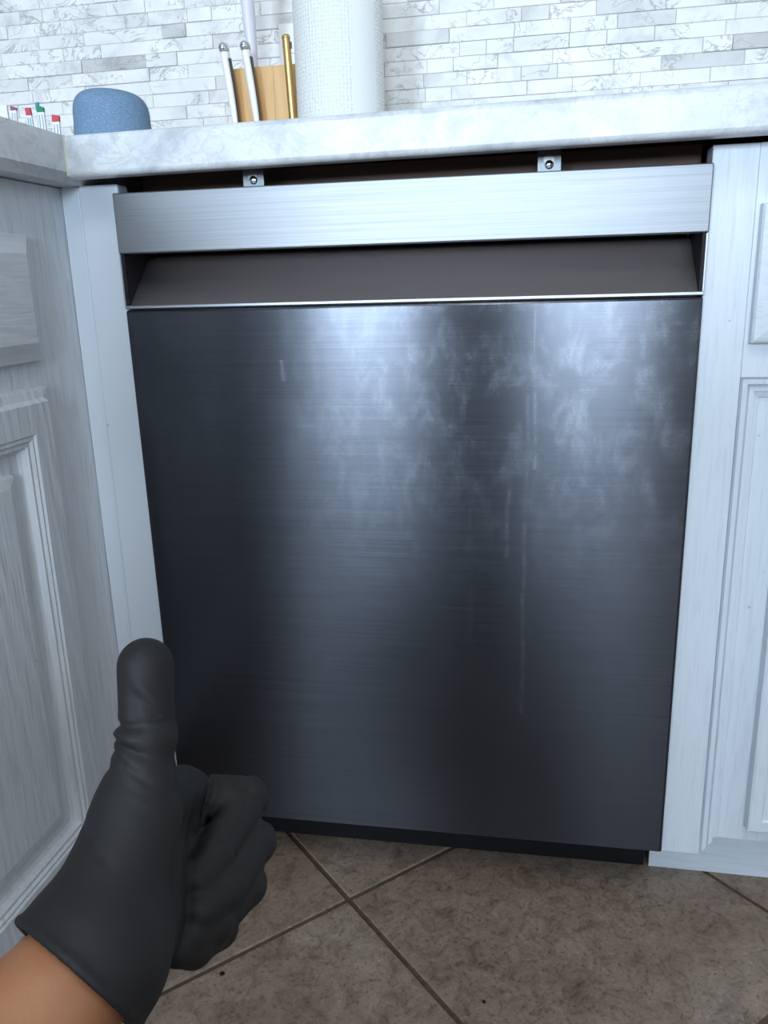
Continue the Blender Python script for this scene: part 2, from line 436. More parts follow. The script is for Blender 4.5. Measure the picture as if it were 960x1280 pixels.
# right cabinet
rc = thing('base_cabinet', 'white panelled base cabinet right of the dishwasher', 'cabinet', (0.9, 0.3, 0))
obj('body', B(0.6205, 1.60, YF + .03, 0.595, 0.088, 0.8590), M['paint_z'], rc)
obj('toe_board', B(0.6045, 1.60, 0.094, 0.11, 0.0, 0.0885), M['paint_x'], rc, label='white toe board at the foot of the cabinet')
bm = bmesh.new()
box(bm, 0.6052, 0.6475, YF, YF + .03, 0.0835, 0.8600, .0012)
box(bm, 0.6475, 1.30, YF + .0001, YF + .03, 0.6435, 0.8599)
box(bm, 1.16, 1.60, YF + .0002, YF + .03, 0.0836, 0.6434)
obj('face_frame', bm, M['paint_z'], rc)
# stepped moulding around the door opening
bm = bmesh.new()
def fr(u, v, h): return (u, YF - h, v)
loops = []
for ins, h in ((0, 0.0), (0.0012, -0.0050), (0.0028, -0.0010), (0.0075, -0.0018), (0.0084, -0.0095), (0.0106, -0.0060), (0.0150, -0.0068), (0.0158, -0.0135), (0.0180, -0.0125), (0.0215, -0.0135), (0.023, -0.0170)):
    u0, u1, v1 = 0.6475 + ins, 1.1605 - ins, 0.6437 - ins
    loops.append([bm.verts.new(fr(*p, h)) for p in ((u0, 0.086 + ins * 0.75), (u0, v1), (u1, v1), (u1, 0.086 + ins * 0.75))])
for p, q in zip(loops, loops[1:]):
    for i in range(3): bm.faces.new((p[i], p[i + 1], q[i + 1], q[i]))
obj('moulding', bm, M['paint_z'], rc)
bm = bmesh.new()
box(bm, 0.6685, 1.14, YF + .0165, YF + .0295, 0.0985, 0.6222)
obj('door', bm, M['paint_z'], rc)
fy = lambda u, v, h: (u, YF + .0165 - h, v)
obj('door_panel', relief(bmesh.new(), fy, 0.698, 1.115, 0.1215, 0.600, [(0, 0.0), (0, 0.017), (0.002, 0.018), (0.014, 0.018), (0.016, 0.0155), (0.024, 0.0155), (0.027, 0.019)]), M['paint_z'], rc)
fy2 = lambda u, v, h: (u, YF - h, v)
obj('drawer', relief(bmesh.new(), fy2, 0.6515, 1.155, 0.6775, 0.8060, [(0, 0.0), (0, 0.011), (0.002, 0.013), (0.021, 0.019), (0.0225, 0.0165), (0.028, 0.0165), (0.03, 0.0185)]), M['paint_x'], rc)

# ------------------------------------------------------------------ worktops
ZT0, ZT1 = 0.8595, 0.9005
wt = thing('worktop', 'pale marbled worktop running over the dishwasher', 'worktop', (0.3, 0.3, ZT0), (0, math.radians(-0.4), 0))
def ztop(x): return ZT1 + (x - 0.3) * math.tan(math.radians(0.4)) + 0.0001
fe = lambda c: c.y < -0.029 and (c.z < 0.86 or c.z > 0.90)
def lipped(x0, x1, y0, y1, lip, z0, zm, z1):
    pf = [(y0, z1), (y0, z0), (y0 + lip, z0), (y0 + lip, zm), (y1, zm), (y1, z1)]
    bm = bmesh.new(); a, b = [[bm.verts.new((x, y, z)) for y, z in pf] for x in (x0, x1)]
    for i in range(6): bm.faces.new((a[i], a[(i + 1) % 6], b[(i + 1) % 6], b[i]))
    bm.faces.new(a); bm.faces.new(b)
    es = [e for e in bm.edges if all(abs(v.co.y - y0) < 1e-6 for v in e.verts) and abs(e.verts[0].co.x - e.verts[1].co.x) > .1]
    bmesh.ops.bevel(bm, geom=es, offset=0.0055, segments=4, profile=0.5, affect='EDGES')
    return bm
obj('top_slab', lipped(-0.0325, 1.62, -0.030, 0.5965, 0.020, ZT0, 0.884, ZT1), M['counter'], wt, smooth=True)
obj('substrate', B(-0.030, 1.60, -0.0075, 0.59, 0.8725, 0.8835), M['brown_wood'], wt, label='dark brown wooden underside of the worktop')
obj('caulk_bead', B(-0.0336, -0.0318, -0.0308, -0.0275, ZT0 + .001, ZT1 - .001, .0006, 1), M['caulk'], wt)
wl = thing('worktop', 'pale marbled worktop end coming toward the camera on the left', 'worktop', (-0.4, -0.4, ZT0))
fe2 = lambda c: c.x > -0.035 and (c.z < 0.86 or c.z > 0.90)
bm = B(XB - .02, -0.0330, -1.07, 0.5965, ZT0 - .0055, ZT1 - .0025, bev=0.009, seg=1, edges=lambda c: c.x > -0.035 and c.z < 0.86)
obj('top_slab', bm, M['counter'], wl, smooth=True)

# dark board seen through the gap above the dishwasher
rail = obj('mounting_board', B(0.0, 0.6045, 0.070, 0.088, 0.8495, 0.8690, .001), M['brown_wood'])
tag(rail, 'dark brown wooden board in the gap under the worktop', 'board')

# ------------------------------------------------------------------ dishwasher (local: x 0..W, y 0 = door front, z 0 = door foot)
DW, DH = 0.603, 0.7537
dw = thing('dishwasher', 'dark brushed steel dishwasher with pocket handle between white cabinets', 'dishwasher', (0, 0, 0))
Rm = Matrix.Rotation(math.radians(0.795), 4, 'Z') @ Matrix.Rotation(math.radians(0.361), 4, 'X')
ctr = Vector((DW / 2, 0, DH / 2))
mw = Matrix.Translation(ctr + Vector((0.0019, -0.0005, 0.0893))) @ Rm @ Matrix.Translation(-ctr)
dw.matrix_world = mw
def uv_brush(o):
    me = o.data; uv = me.uv_layers.new(name='brush')
    for l in me.loops:
        c = me.vertices[l.vertex_index].co; uv.data[l.index].uv = (c.z * 2, c.x * 2 + c.y)
PT, PB = DH, 0.6925                        # top strip
LT = 0.6338                                # door sheet top
def D(name, bm, mat, parent=None, **k): return obj(name, bm, mat, parent or dw, local=True, **k)
o = D('top_panel', B(0, DW, 0, 0.024, PB, PT, .0012, 2), M['steel_top'], smooth=True); uv_brush(o)
o = D('door_panel', B(0.0004, DW - .0004, 0, 0.022, 0.0, LT, .003, 3, edges=lambda c: c.z > LT - 1e-4 or c.y < 1e-4 and (c.x < .01 or c.x > .59)), M['steel_door'], smooth=True); uv_brush(o)
# pocket: slanting plate, cheeks, lip
bm = bmesh.new()
prof = [(0.0022, LT + .0032), (0.0040, LT + .0044)]
a0, a1 = Vector((0.0040, LT + .0044)), Vector((0.0620, PB - .0035))
prof += [tuple(a0.lerp(a1, k / 6)) for k in range(1, 6)]
prof += [(0.0602, PB - .0046), (0.0628, PB - .0022), (0.0660, PB - .0014), (0.0770, PB - .0014)]
x0, x1 = 0.0055, DW - .0055
rows = [[bm.verts.new((x, y, z)) for x in (x0, x1)] for y, z in prof]
lo = [bm.verts.new((x, prof[-1][0], LT)) for x in (x0, x1)]; lo2 = [bm.verts.new((x, 0.004, LT)) for x in (x0, x1)]
rows += [lo, lo2]
for p, q in zip(rows, rows[1:] + rows[:1]): bm.faces.new((p[0], p[1], q[1], q[0]))
for s in (0, 1): bm.faces.new([r[s] for r in rows])
D('pocket_plate', bm, M['steel_pocket'], smooth=True)
for a, b in ((0.0008, 0.0052), (DW - .0052, DW - .0008)): D('pocket_cheek', B(a, b, 0.002, 0.079, LT + .0005, PB + .02), M['pocket_dark'])
bm = bmesh.new()
box(bm, 0.0006, DW - .0006, -0.0004, 0.004, LT + .0011, LT + .0044, .0006, 2)
box(bm, 0.0006, 0.0022, -0.0002, 0.004, LT + .0044, PB - .0003, .0004, 1)
box(bm, DW - .0026, DW - .0006, -0.0002, 0.004, LT + .0044, PB - .0003, .0004, 1)
D('pocket_lip', bm, M['steel_lip'], label='thin bright steel rim around the pocket')
D('pocket_roof', B(0.001, DW - .001, 0.0245, 0.079, PB + .003, PB + .012), M['steel_pocket'])
D('tub', B(0.006, DW - .006, 0.0805, 0.56, 0.03, DH - .055), M['black'])
D('inner_door', B(0.003, DW - .003, 0.0225, 0.060, 0.012, LT - .004), M['black'])
D('toe_panel', B(0.006, DW - .006, 0.084, 0.10, -0.0870, 0.028), M['black'], label='black recessed toe panel')
D('base', B(0.008, DW - .008, 0.0, 0.055, -0.006, 0.0118) if False else B(0.010, DW - .010, 0.055, 0.0838, -0.018, 0.0118), M['black'])
for bx in (0.1485, 0.4530):
    bm = bmesh.new()
    w2 = 0.0112
    t = bmesh.new()
    # bent tab: foot on the dishwasher top, upright, folded head
    pf = [(0.060, DH - .046), (0.0300, DH - .046), (0.0265, DH - .044), (0.0250, DH - .038), (0.0250, DH + .0215), (0.0262, DH + .0235), (0.0290, DH + .0240), (0.050, DH + .0240)]
    th = 0.0013
    up = [[t.verts.new((bx + s * w2, y, z)) for s in (-1, 1)] for y, z in pf]
    dn = [[t.verts.new((bx + s * w2, y + (th if 0 < i < 7 else 0), z - (th if i > 3 else -th))) for s in (-1, 1)] for i, (y, z) in enumerate(pf)]
    for A_ in (up, dn):
        for p, q in zip(A_, A_[1:]): t.faces.new((p[0], p[1], q[1], q[0]))
    for s in (0, 1):
        for i in range(7): t.faces.new((up[i][s], up[i + 1][s], dn[i + 1][s], dn[i][s]))
    for i in (0, 7): t.faces.new((up[i][0], up[i][1], dn[i][1], dn[i][0]))
    merge(bm, t)
    br = D('mounting_bracket', bm, M['galv'], label='galvanised steel mounting tab')
    bm = bmesh.new()
    lathe(bm, [(0, 0), (0.0036, 0), (0.0042, 0.0008), (0.0036, 0.0022), (0.0015, 0.0030), (0, 0.0030)], (bx, 0.0249, DH + .0085), 20, (0, -1, 0))
    D('screw', bm, M['chrome'], br, smooth=True)
    bm = bmesh.new()
    lathe(bm, [(0, 0), (0.0052, 0), (0.0052, 0.0006), (0, 0.0006)], (bx - .0005, 0.0249, DH + .0135), 20, (0, -1, 0))
    D('screw_hole', bm, M['screw'], br)

# ------------------------------------------------------------------ things on the worktops
zc = ztop(-0.122)
# smart speaker
sp = thing('speaker', 'round blue fabric speaker on the worktop corner', 'speaker', (-0.122, 0.25, zc))
R_, Hs = 0.0512, 0.1015
prof = [(0, 0.0035), (0.040, 0.0035), (0.046, 0.006)]
prof += [(0.0488 + 0.0024 * math.sin(math.pi * k / 8 * 0.9), 0.010 + 0.052 * k / 8) for k in range(9)]
z0 = prof[-1][1]; r0 = prof[-1][0]
for k in range(1, 15):
    th = math.pi / 2 * k / 14; e = 2 / 3.4
    prof.append((max(0.0, r0 * math.cos(th) ** e) if k < 14 else 0, z0 + (Hs - z0) * math.sin(th) ** e))
bm = lathe(bmesh.new(), prof, (-0.122, 0.25, zc), 64)
for v in bm.verts:
    k = max(0, (v.co.z - zc) / Hs - .5); v.co.z -= 0.11 * k * (v.co.x + .122 - .02)
obj('fabric_cover', bm, M['fabric'], sp, smooth='all')
obj('base', lathe(bmesh.new(), [(0, 0), (0.040, 0), (0.042, 0.004), (0, 0.004)], (-0.122, 0.25, zc), 48), M['black'], sp)

# paper towel roll
zc = ztop(0.1535); pt_c = (0.1535, 0.42)
pt = thing('paper_towel_roll', 'white embossed paper towel roll standing beside the knife block', 'paper towel', (*pt_c, zc))
bm = bmesh.new(); seg = 96; ro, ri, hh = 0.0640, 0.0205, 0.28
prof = [(ri, 0.0), (ro - .002, 0.0), (ro, 0.002), (ro, hh - .002), (ro - .002, hh), (ri, hh)]
rings = [[bm.verts.new((pt_c[0] + r * math.cos(2 * math.pi * i / seg), pt_c[1] + r * math.sin(2 * math.pi * i / seg), zc + z)) for i in range(seg)] for r, z in prof]
uvl = bm.loops.layers.uv.new('UVMap')
for a, b, (r1, z1), (r2, z2) in zip(rings, rings[1:], prof, prof[1:]):
    for i in range(seg):
        j = (i + 1) % seg; f = bm.faces.new((a[i], a[j], b[j], b[i]))
        for l, (uu, zz) in zip(f.loops, ((i, z1), (i + 1, z1), (i + 1, z2), (i, z2))): l[uvl].uv = (uu / seg, zz)
obj('paper', bm, M['towel'], pt, smooth=True)
bm = bmesh.new(); lathe(bm, [(0.0190, 0.0), (0.0204, 0.0), (0.0204, hh), (0.0190, hh)], (*pt_c, zc), 40)
obj('cardboard_core', bm, M['cardboard'], pt)
# loose sheet edge
bm = bmesh.new()
sw = [(math.radians(a), ro + 0.0004 + 0.0016 * max(0, (a + 24) / 30)) for a in range(-60, -20, 4)]
vs = [[bm.verts.new((pt_c[0] + r * math.cos(a), pt_c[1] + r * math.sin(a), zc + z)) for a, r in sw] for z in (0.003, hh - .003)]
for i in range(len(sw) - 1): bm.faces.new((vs[0][i], vs[0][i + 1], vs[1][i + 1], vs[1][i]))
obj('loose_sheet', bm, M['towel'], pt, smooth='all')

# knife block: tall back, low front step that carries the small knives
zc = ztop(0.035)
kb = thing('knife_block', 'light oak knife block left of the paper towel', 'knife block', (0.04, 0.47, zc))
blk = obj('back_block', B(-0.0195, 0.0885, 0.436, 0.540, zc, 1.0605, .0015), M['oak'], kb)
obj('front_step', B(-0.0190, 0.0880, 0.368, 0.4355, zc, 0.9500, .0015), M['oak'], kb)
bm = bmesh.new()
for gx in (0.0115, 0.0475): box(bm, gx, gx + .0012, 0.4355, 0.4362, 0.951, 1.059)
obj('slot_shadow_line', bm, M['oak_slot_shade'], kb)  # slots in the block, their shadow painted as darker oak
def knife(x0, x1, label):
    """small white-handled knife standing handle-up in the front step"""
    k = thing('knife', label, 'knife', (x0, 0.415, 0.9500), group='white-handled steak knives in the block')
    zb, ztp = 0.9505, 1.0780
    pts = [(x0 + (x1 - x0) * t, 0.416 - 0.010 * t + 0.003 * math.sin(math.pi * t), zb + (ztp - zb) * t) for t in [i / 12 for i in range(13)]]
    tp = [0.86, 0.84, 0.86, 0.9, 0.96, 1.0, 1.03, 1.05, 1.06, 1.06, 1.05, 1.05, 1.06]
    obj('handle', sweep(bmesh.new(), pts, 0.0064, 0.0085, 16, up=(0, 1, 0), taper=tp), M['white_plastic'], k, smooth=True)
    tg = [(p[0] + 0.0060 * t_ , p[1], p[2]) for p, t_ in zip(pts, tp)]
    obj('tang_shadow', sweep(bmesh.new(), tg[:-1], 0.0009, 0.0070, 8, up=(0, 1, 0)), M['dark_line'], k, label='dark strip along the handle edge, steel with its shadow painted in')  # handle edge and its shadow painted as one dark strip
    e = Vector(pts[-1])
    bm = bmesh.new()
    lathe(bm, [(0.0066, -0.003), (0.0076, 0.0), (0.0076, 0.005), (0.0060, 0.0082), (0.0035, 0.0098), (0, 0.0102)], tuple(e), 24, (-0.12, -0.12, 1))
    for v in bm.verts: v.co.y = e.y + (v.co.y - e.y) * 1.35
    obj('end_cap', bm, M['chrome'], k, smooth='all', label='shiny steel end cap')
    obj('bolster', B(x0 - .0008, x0 + .0008, 0.409, 0.424, 0.9497, 0.9510), M['chrome'], k)
knife(-0.0055, -0.0150, 'white-handled steel-capped knife at the left edge of the oak block')
knife(0.0285, 0.0178, 'white-handled steel-capped knife second from the left in the block')
# tall knife behind
tk = thing('knife', 'tall knife with plain lilac-white handle rising behind the two capped knives', 'knife', (0.008, 0.46, 1.0605))
obj('handle', sweep(bmesh.new(), [(0.0100 - 0.0065 * t, 0.462, 1.0607 + 0.150 * t) for t in [i / 8 for i in range(9)]], 0.0098, 0.0125, 18, up=(0, 1, 0), taper=[.66, .74, .82, .9, .96, 1, 1.02, 1, .8]), M['lilac_plastic'], tk, smooth=True)
obj('bolster', B(0.009, 0.011, 0.455, 0.470, 1.0602, 1.0620), M['chrome'], tk)
# gold rod
gr = thing('gold_rod', 'slim gold metal rod with domed tip between oak block and paper towel', 'kitchen tool', (0.0835, 0.412, 0.95))
p0, p1 = Vector((0.0835, 0.410, 0.9502)), Vector((0.0797, 0.405, 1.0860))
obj('shaft', sweep(bmesh.new(), [p0.lerp(p1, i / 6) for i in range(7)], 0.0057, 0.0057, 20, up=(0, 1, 0)), M['gold'], gr, smooth=True)
bm = bmesh.new(); lathe(bm, [(0.0060, 0), (0.0062, 0.002), (0.0052, 0.0042), (0.003, 0.0054), (0, 0.0058)], tuple(p1), 20, (p1 - p0).normalized())
obj('tip', bm, M['gold'], gr, smooth='all')
obj('clip', B(0.0856, 0.0876, 0.4040, 0.4068, 1.0725, 1.0815, .0006, 1), M['dark_line'], gr)

# wall outlet
ol = thing('wall_outlet', 'white electrical outlet plate on the marble wall behind the knife block', 'outlet', (0.048, YW - .011, 1.10))
obj('plate', B(0.0125, 0.0835, YW - .0165, YW - .0095, 1.045, 1.1590, .0025, 3), M['white_plastic'], ol, smooth=True)
for zz in (1.128, 1.078):
    rcp = obj('receptacle', B(0.031, 0.065, YW - .0185, YW - .0164, zz - .0145, zz + .0145, .001), M['white_plastic'], ol)
    bm = bmesh.new()
    for sx in (-.0064, .0064): box(bm, 0.048 + sx - .0012, 0.048 + sx + .0012, YW - .0188, YW - .0184, zz - .002, zz + .0065)
    lathe(bm, [(0, 0), (0.0024, 0), (0.0024, 0.0003), (0, 0.0003)], (0.048, YW - .0185, zz - .0075), 14, (0, -1, 0))
    obj('slots', bm, M['black'], rcp)

# thin sachets / sticks standing in a clear holder at the far end of the left worktop
M['stick_white'] = plain('white_film', (0.78, 0.78, 0.80), 0.35)
M['stick_grey'] = plain('grey_print', (0.36, 0.38, 0.42), 0.4)
M['stick_red'] = plain('red_print', (0.55, 0.06, 0.09), 0.4)
M['stick_green'] = plain('green_print', (0.03, 0.22, 0.12), 0.4)
M['stick_teal'] = plain('teal_print', (0.10, 0.30, 0.34), 0.4)
M['stick_plum'] = plain('plum_print', (0.28, 0.08, 0.15), 0.4)
M['stick_black'] = plain('black_print', (0.03, 0.03, 0.035), 0.4)
zc = ZT1 - .0024
def stick(x, w, top, body, capmat, cap, label, lean=0.0, notch=0.0):
    y = 0.20 + random.uniform(-.006, .006)
    k = thing('stick_packet', label, 'packet', (x, y, zc), group='stick packets standing on the left worktop')
    def slab(z0, z1, xa, xb, th, mat, nm, sl=0.0):
        bm = bmesh.new(); box(bm, xa, xb, y - th / 2, y + th / 2, z0, z1)
        for v in bm.verts:
            v.co.x += lean * (v.co.z - zc)
            if v.co.z > z1 - 1e-5 and v.co.x > x + lean * (z1 - zc): v.co.z -= sl
        return obj(nm, bm, mat, k)
    slab(zc, top - cap, x - w / 2, x + w / 2, 0.003, M['stick_white'], 'sleeve')
    slab(top - cap, top, x - w / 2, x + w / 2, 0.0034, capmat, 'coloured_top', notch)
    for q in (-0.22, 0.22):
        slab(zc + .004, top - cap - .003, x + q * w - w * 0.09, x + q * w + w * 0.09, 0.0036, body, 'print_line')
stick(-0.2480, 0.010, 0.9815, M['stick_black'], M['stick_white'], .012, 'all-white packet with black print, leftmost on the left worktop')
stick(-0.2385, 0.0080, 0.9800, M['stick_grey'], M['stick_plum'], .006, 'slim packet with a plum top beside the all-white packet', 0.08, .003)
stick(-0.2100, 0.0072, 0.9765, M['stick_teal'], M['stick_red'], .009, 'slim packet with red top and teal edge left of the green one', -0.05)
stick(-0.2020, 0.0042, 0.9830, M['stick_teal'], M['stick_teal'], .010, 'thinnest packet, all teal, touching the green-topped packet')
stick(-0.1925, 0.0095, 0.9785, M['stick_grey'], M['stick_green'], .0095, 'tallest packet with a green slanted top on the left worktop', 0.0, .004)
stick(-0.1795, 0.0100, 0.9665, M['stick_grey'], M['stick_red'], .009, 'packet with a red top and grey lines nearest the blue speaker', 0.06, .002)

# crumbs on the floor
for x, y, r, lab in ((0.1157, -0.163, 0.0028, 'small black crumb on the grout line beside the gloved hand'), (0.4078, -0.1529, 0.0019, 'tiny black speck on the large floor tile')):
    bm = bmesh.new(); bmesh.ops.create_icosphere(bm, subdivisions=2, radius=r)
    for v in bm.verts: v.co = Vector((v.co.x * random.uniform(.8, 1.2), v.co.y * random.uniform(.8, 1.2), v.co.z * 0.6 * random.uniform(.8, 1.1))) + Vector((0, 0, r * 0.5))
    tag(obj('crumb', bm, M['black'], local=True, origin=None), lab, 'crumb').location = (x, y, 0.0)

# ------------------------------------------------------------------ the photographer
def surface_nets(f, lo, h):
    """f sampled on a grid (negative inside) -> vertices, quads"""
    sg = f < 0; nx, ny, nz = f.shape
    acc = np.zeros((nx - 1, ny - 1, nz - 1, 3)); cnt = np.zeros((nx - 1, ny - 1, nz - 1))
    cs = [(i, j, k) for i in (0, 1) for j in (0, 1) for k in (0, 1)]
    def sl(a, c): return a[c[0]:nx - 1 + c[0], c[1]:ny - 1 + c[1], c[2]:nz - 1 + c[2]]
    for a in cs:
        for ax in range(3):
            if a[ax]: continue
            b = list(a); b[ax] = 1
            fa, fb = sl(f, a), sl(f, b); mk = (fa < 0) != (fb < 0)
            t = np.where(mk, fa / np.where(mk, fa - fb, 1), 0)
            for q in range(3): acc[..., q] += mk * (a[q] + (t if q == ax else 0))
            cnt += mk
    act = cnt > 0; idx = -np.ones(act.shape, int); idx[act] = np.arange(act.sum())
    P = acc[act] / cnt[act][:, None] + np.argwhere(act); V = np.array(lo) + P * h
    Q = []
    for ax in range(3):
        u, w = [(1, 2), (2, 0), (0, 1)][ax]
        a = [slice(1, -1)] * 3; a[ax] = slice(0, -1); b = list(a); b[ax] = slice(1, None)
        s0, s1 = sg[tuple(a)], sg[tuple(b)]
        cr = np.argwhere(s0 != s1); fl_ = s0[s0 != s1]
        off = np.array([1, 1, 1]); off[ax] = 0; c = cr + off
        def g(du, dw):
            e = c.copy(); e[:, u] -= du; e[:, w] -= dw; return idx[e[:, 0], e[:, 1], e[:, 2]]
        q = np.stack([g(1, 1), g(0, 1), g(0, 0), g(1, 0)], 1); q[~fl_] = q[~fl_][:, ::-1]; Q.append(q)
    return V, np.concatenate(Q)
def grid(lo, hi, h):
    ax = [np.arange(lo[i], hi[i] + h, h, dtype=np.float32) for i in range(3)]
    return np.stack(np.meshgrid(*ax, indexing='ij'), -1)
def cone(P, a, b, ra, rb):
    a = np.array(a, np.float32); b = np.array(b, np.float32); d = b - a
    t = np.clip(((P - a) @ d) / (d @ d), 0, 1)
    return np.linalg.norm(P - a - t[..., None] * d, axis=-1) - (ra + (rb - ra) * t)
def ell(P, c, r):
    q = (P - np.array(c, np.float32)) / np.array(r, np.float32); k = np.linalg.norm(q, axis=-1)
    return (k - 1) * min(r)
def smin(a, b, k):
    h = np.clip(0.5 + 0.5 * (b - a) / k, 0, 1); return b + (a - b) * h - k * h * (1 - h)
def mesh_from(name, V, Q, mat, parent, it=3, label=None):
    me = bpy.data.meshes.new(name); me.from_pydata(V.tolist(), [], Q.tolist())
    bm = bmesh.new(); bm.from_mesh(me)
    for _ in range(it): bmesh.ops.smooth_vert(bm, verts=bm.verts, factor=0.5, use_axis_x=True, use_axis_y=True, use_axis_z=True)
    bm.to_mesh(me); bm.free()
    for p in me.polygons: p.use_smooth = True
    me.materials.append(mat); o = bpy.data.objects.new(name, me); COL.objects.link(o)
    if parent: o.parent = parent
    if label: o['label'] = label
    return o

K = dict(elbow=(0.1895, -0.8543, 0.4225), wrist=(0.2952, -0.6406, 0.5052), cuff=(0.2918, -0.6544, 0.5076),
    cmc=(0.2959, -0.6294, 0.5147), tmcp=(0.2979, -0.6007, 0.5397), tip_ip=(0.2996, -0.5876, 0.5699), ttip=(0.2978, -0.5797, 0.5955),
    i0=(0.2891,-0.5452,0.5104), i1=(0.3168,-0.5315,0.5021), i2=(0.3123, -0.5638, 0.4955), i3=(0.3100, -0.5797, 0.4935),
    m0=(0.2890,-0.5533,0.4894), m1=(0.3227,-0.5413,0.4855), m2=(0.3189, -0.5714, 0.4828), m3=(0.3138, -0.5877, 0.4850),
    r0=(0.2903,-0.5650,0.4767), r1=(0.3225, -0.5564, 0.4734), r2=(0.3166, -0.5820, 0.4733), r3=(0.3119, -0.5942, 0.4782),
    p0=(0.2959, -0.5859, 0.4739), p1=(0.3150, -0.5735, 0.4632), p2=(0.3125, -0.5931, 0.4703), p3=(0.3092, -0.6006, 0.4760))
K = {k: np.array(v) for k, v in K.items()}

def hand_sdf(P, grow=0.0):
    c = lambda a, b, ra, rb: cone(P, K[a], K[b], ra + grow, rb + grow)
    # palm block
    d = c('wrist', 'i0', 0.0195, 0.0118)
    for q, r in (('m0', 0.0130), ('r0', 0.0125), ('p0', 0.0115)): d = smin(d, c('wrist', q, 0.0205, r), 0.010)
    d = smin(d, c('i0', 'p0', 0.0115, 0.0105), 0.008)
    # thumb with its ball
    th = c('cmc', 'tmcp', 0.0225, 0.0170)
    th = smin(th, c('tmcp', 'tip_ip', 0.0160, 0.0112), 0.008)
    th = smin(th, c('tip_ip', 'ttip', 0.0110, 0.0113), 0.004)
    d = smin(d, th, 0.0095)
    d = smin(d, c('tmcp', 'i0', 0.0125, 0.0105), 0.006)               # web of the thumb
    # fingers folded into the palm, kept apart from each other
    for n, rr in (('i', (0.0112, 0.0102, 0.0094, 0.0084)), ('m', (0.0112, 0.0102, 0.0094, 0.0084)), ('r', (0.0108, 0.0098, 0.0090, 0.0080)), ('p', (0.0098, 0.0088, 0.0080, 0.0074))):
        f = c(n + '0', n + '1', rr[0], rr[1])
        f = smin(f, c(n + '1', n + '2', rr[1], rr[2]), 0.003); f = smin(f, c(n + '2', n + '3', rr[2], rr[3]), 0.003)
        d = smin(d, f, 0.0016)
    # the hollow between thumb and curled forefinger, and the film crease over the forefinger's root
    hol = cone(P, (.3090, -.5570, .5150), (.3050, -.5745, .5050), 0.0072, 0.0040)
    d = -smin(-d, hol, 0.002)
    e = K['i1'] - K['i0']; L = np.linalg.norm(e); e = e / L; q = (P - K['i0']) @ e
    off = np.linalg.norm(P - K['i0'] - q[..., None] * e, axis=-1)
    for t0, am, wd_ in ((.40, .0026, .0013), (.60, .0008, .0012), (1.02, .0009, .0011)):
        d = d + am * np.exp(-((q - t0 * L - 0.25 * (P[..., 2] - .52)) / wd_) ** 2) * (off < 0.017)
    e2 = K['i2'] - K['i1']; L2 = np.linalg.norm(e2); e2 = e2 / L2; q2 = (P - K['i1']) @ e2
    off2 = np.linalg.norm(P - K['i1'] - q2[..., None] * e2, axis=-1)
    for t0, am in ((.10, .0009), (.95, .0008)): d = d + am * np.exp(-((q2 - t0 * L2) / .0012) ** 2) * (off2 < 0.015)
    return d
h = 0.0014
lo, hi = (0.245, -0.715, 0.435), (0.345, -0.515, 0.615)
P = grid(lo, hi, h)
d = hand_sdf(P)
arm = K['wrist'] - K['elbow']; arm = arm / np.linalg.norm(arm)
wr2 = K['wrist'] - arm * 0.055
d = smin(d, cone(P, K['wrist'], wr2, 0.0268, 0.0305), 0.012)
# stretched folds of the glove: rings about the thumb joint, a fold across the thumb ball, creases on the thumb tip
td = K['ttip'] - K['tmcp']; td = td / np.linalg.norm(td)
s = (P - K['tip_ip']) @ td
side = P - K['tip_ip'] - s[..., None] * td
vx = side @ np.array([0.98, 0.19, 0.0]); vz = side @ np.array([0.19, -0.96, 0.2])
near = np.clip(1 - np.linalg.norm(side, axis=-1) / 0.022, 0, 1) ** 0.3
for s0, wdt, amp, tilt in ((0.0042, 0.0015, 0.0027, 0.12), (-0.0010, 0.0022, -0.0019, -0.10), (-0.0062, 0.0013, 0.0022, -0.30), (-0.0100, 0.0018, -0.0010, -0.45), (-0.0138, 0.0013, 0.0020, -0.62), (-0.0190, 0.0014, 0.0013, -0.45), (-0.0235, 0.0013, 0.0008, -0.6)):
    d = d + amp * near * np.clip(0.75 - 35 * vx, 0.42, 1.0) * np.exp(-((s - s0 - tilt * vx) / wdt) ** 2)
ft = np.abs((s - 0.019) + 0.9 * vx)                      # diagonal flat fold of loose film on the thumb tip
face = np.clip((vz - 0.002) / 0.006, 0, 1) * np.clip((vx + 0.005) / 0.003, 0, 1) * (s > 0.008) * (s < 0.027)
d = d - 0.0010 * face * np.exp(-(ft / 0.0022) ** 2) + 0.0008 * face * np.exp(-(((s - 0.0145) + 0.9 * vx) / 0.0018) ** 2)
d = d + 0.0006 * np.clip((vz - 0.002) / 0.006, 0, 1) * np.exp(-((vx + 0.002 + 0.15 * (s - .008)) / 0.0014) ** 2) * (s > 0.002) * (s < 0.017)
q0 = K['tmcp'] * 0.72 + K['cmc'] * 0.28
s2 = (P - q0) @ td; v2 = (P - q0) @ np.array([0.98, 0.19, 0.0])
d = d + 0.0016 * np.exp(-((s2 + 0.55 * v2) / 0.0012) ** 2) * np.clip(1.6 - np.abs(v2 + 0.009) / 0.008, 0, 1) * (((P - q0) @ np.array([-0.19, 0.945, -0.267])) < 0)
# cut at the cuff
cp = K['wrist'] - arm * 0.004
tilt = arm + 0.10 * np.array([0.0, 0.0, 1.0]); tilt /= np.linalg.norm(tilt)
cutd = -((P - cp) @ tilt)
roll_r = np.abs(d + 0.0008); roll = np.sqrt(np.maximum(roll_r, 0) ** 2 + cutd ** 2) - 0.0021
d = np.minimum(np.maximum(d, cutd), roll)
V, Q = surface_nets(d, lo, h)
gl_mesh = (V, Q)

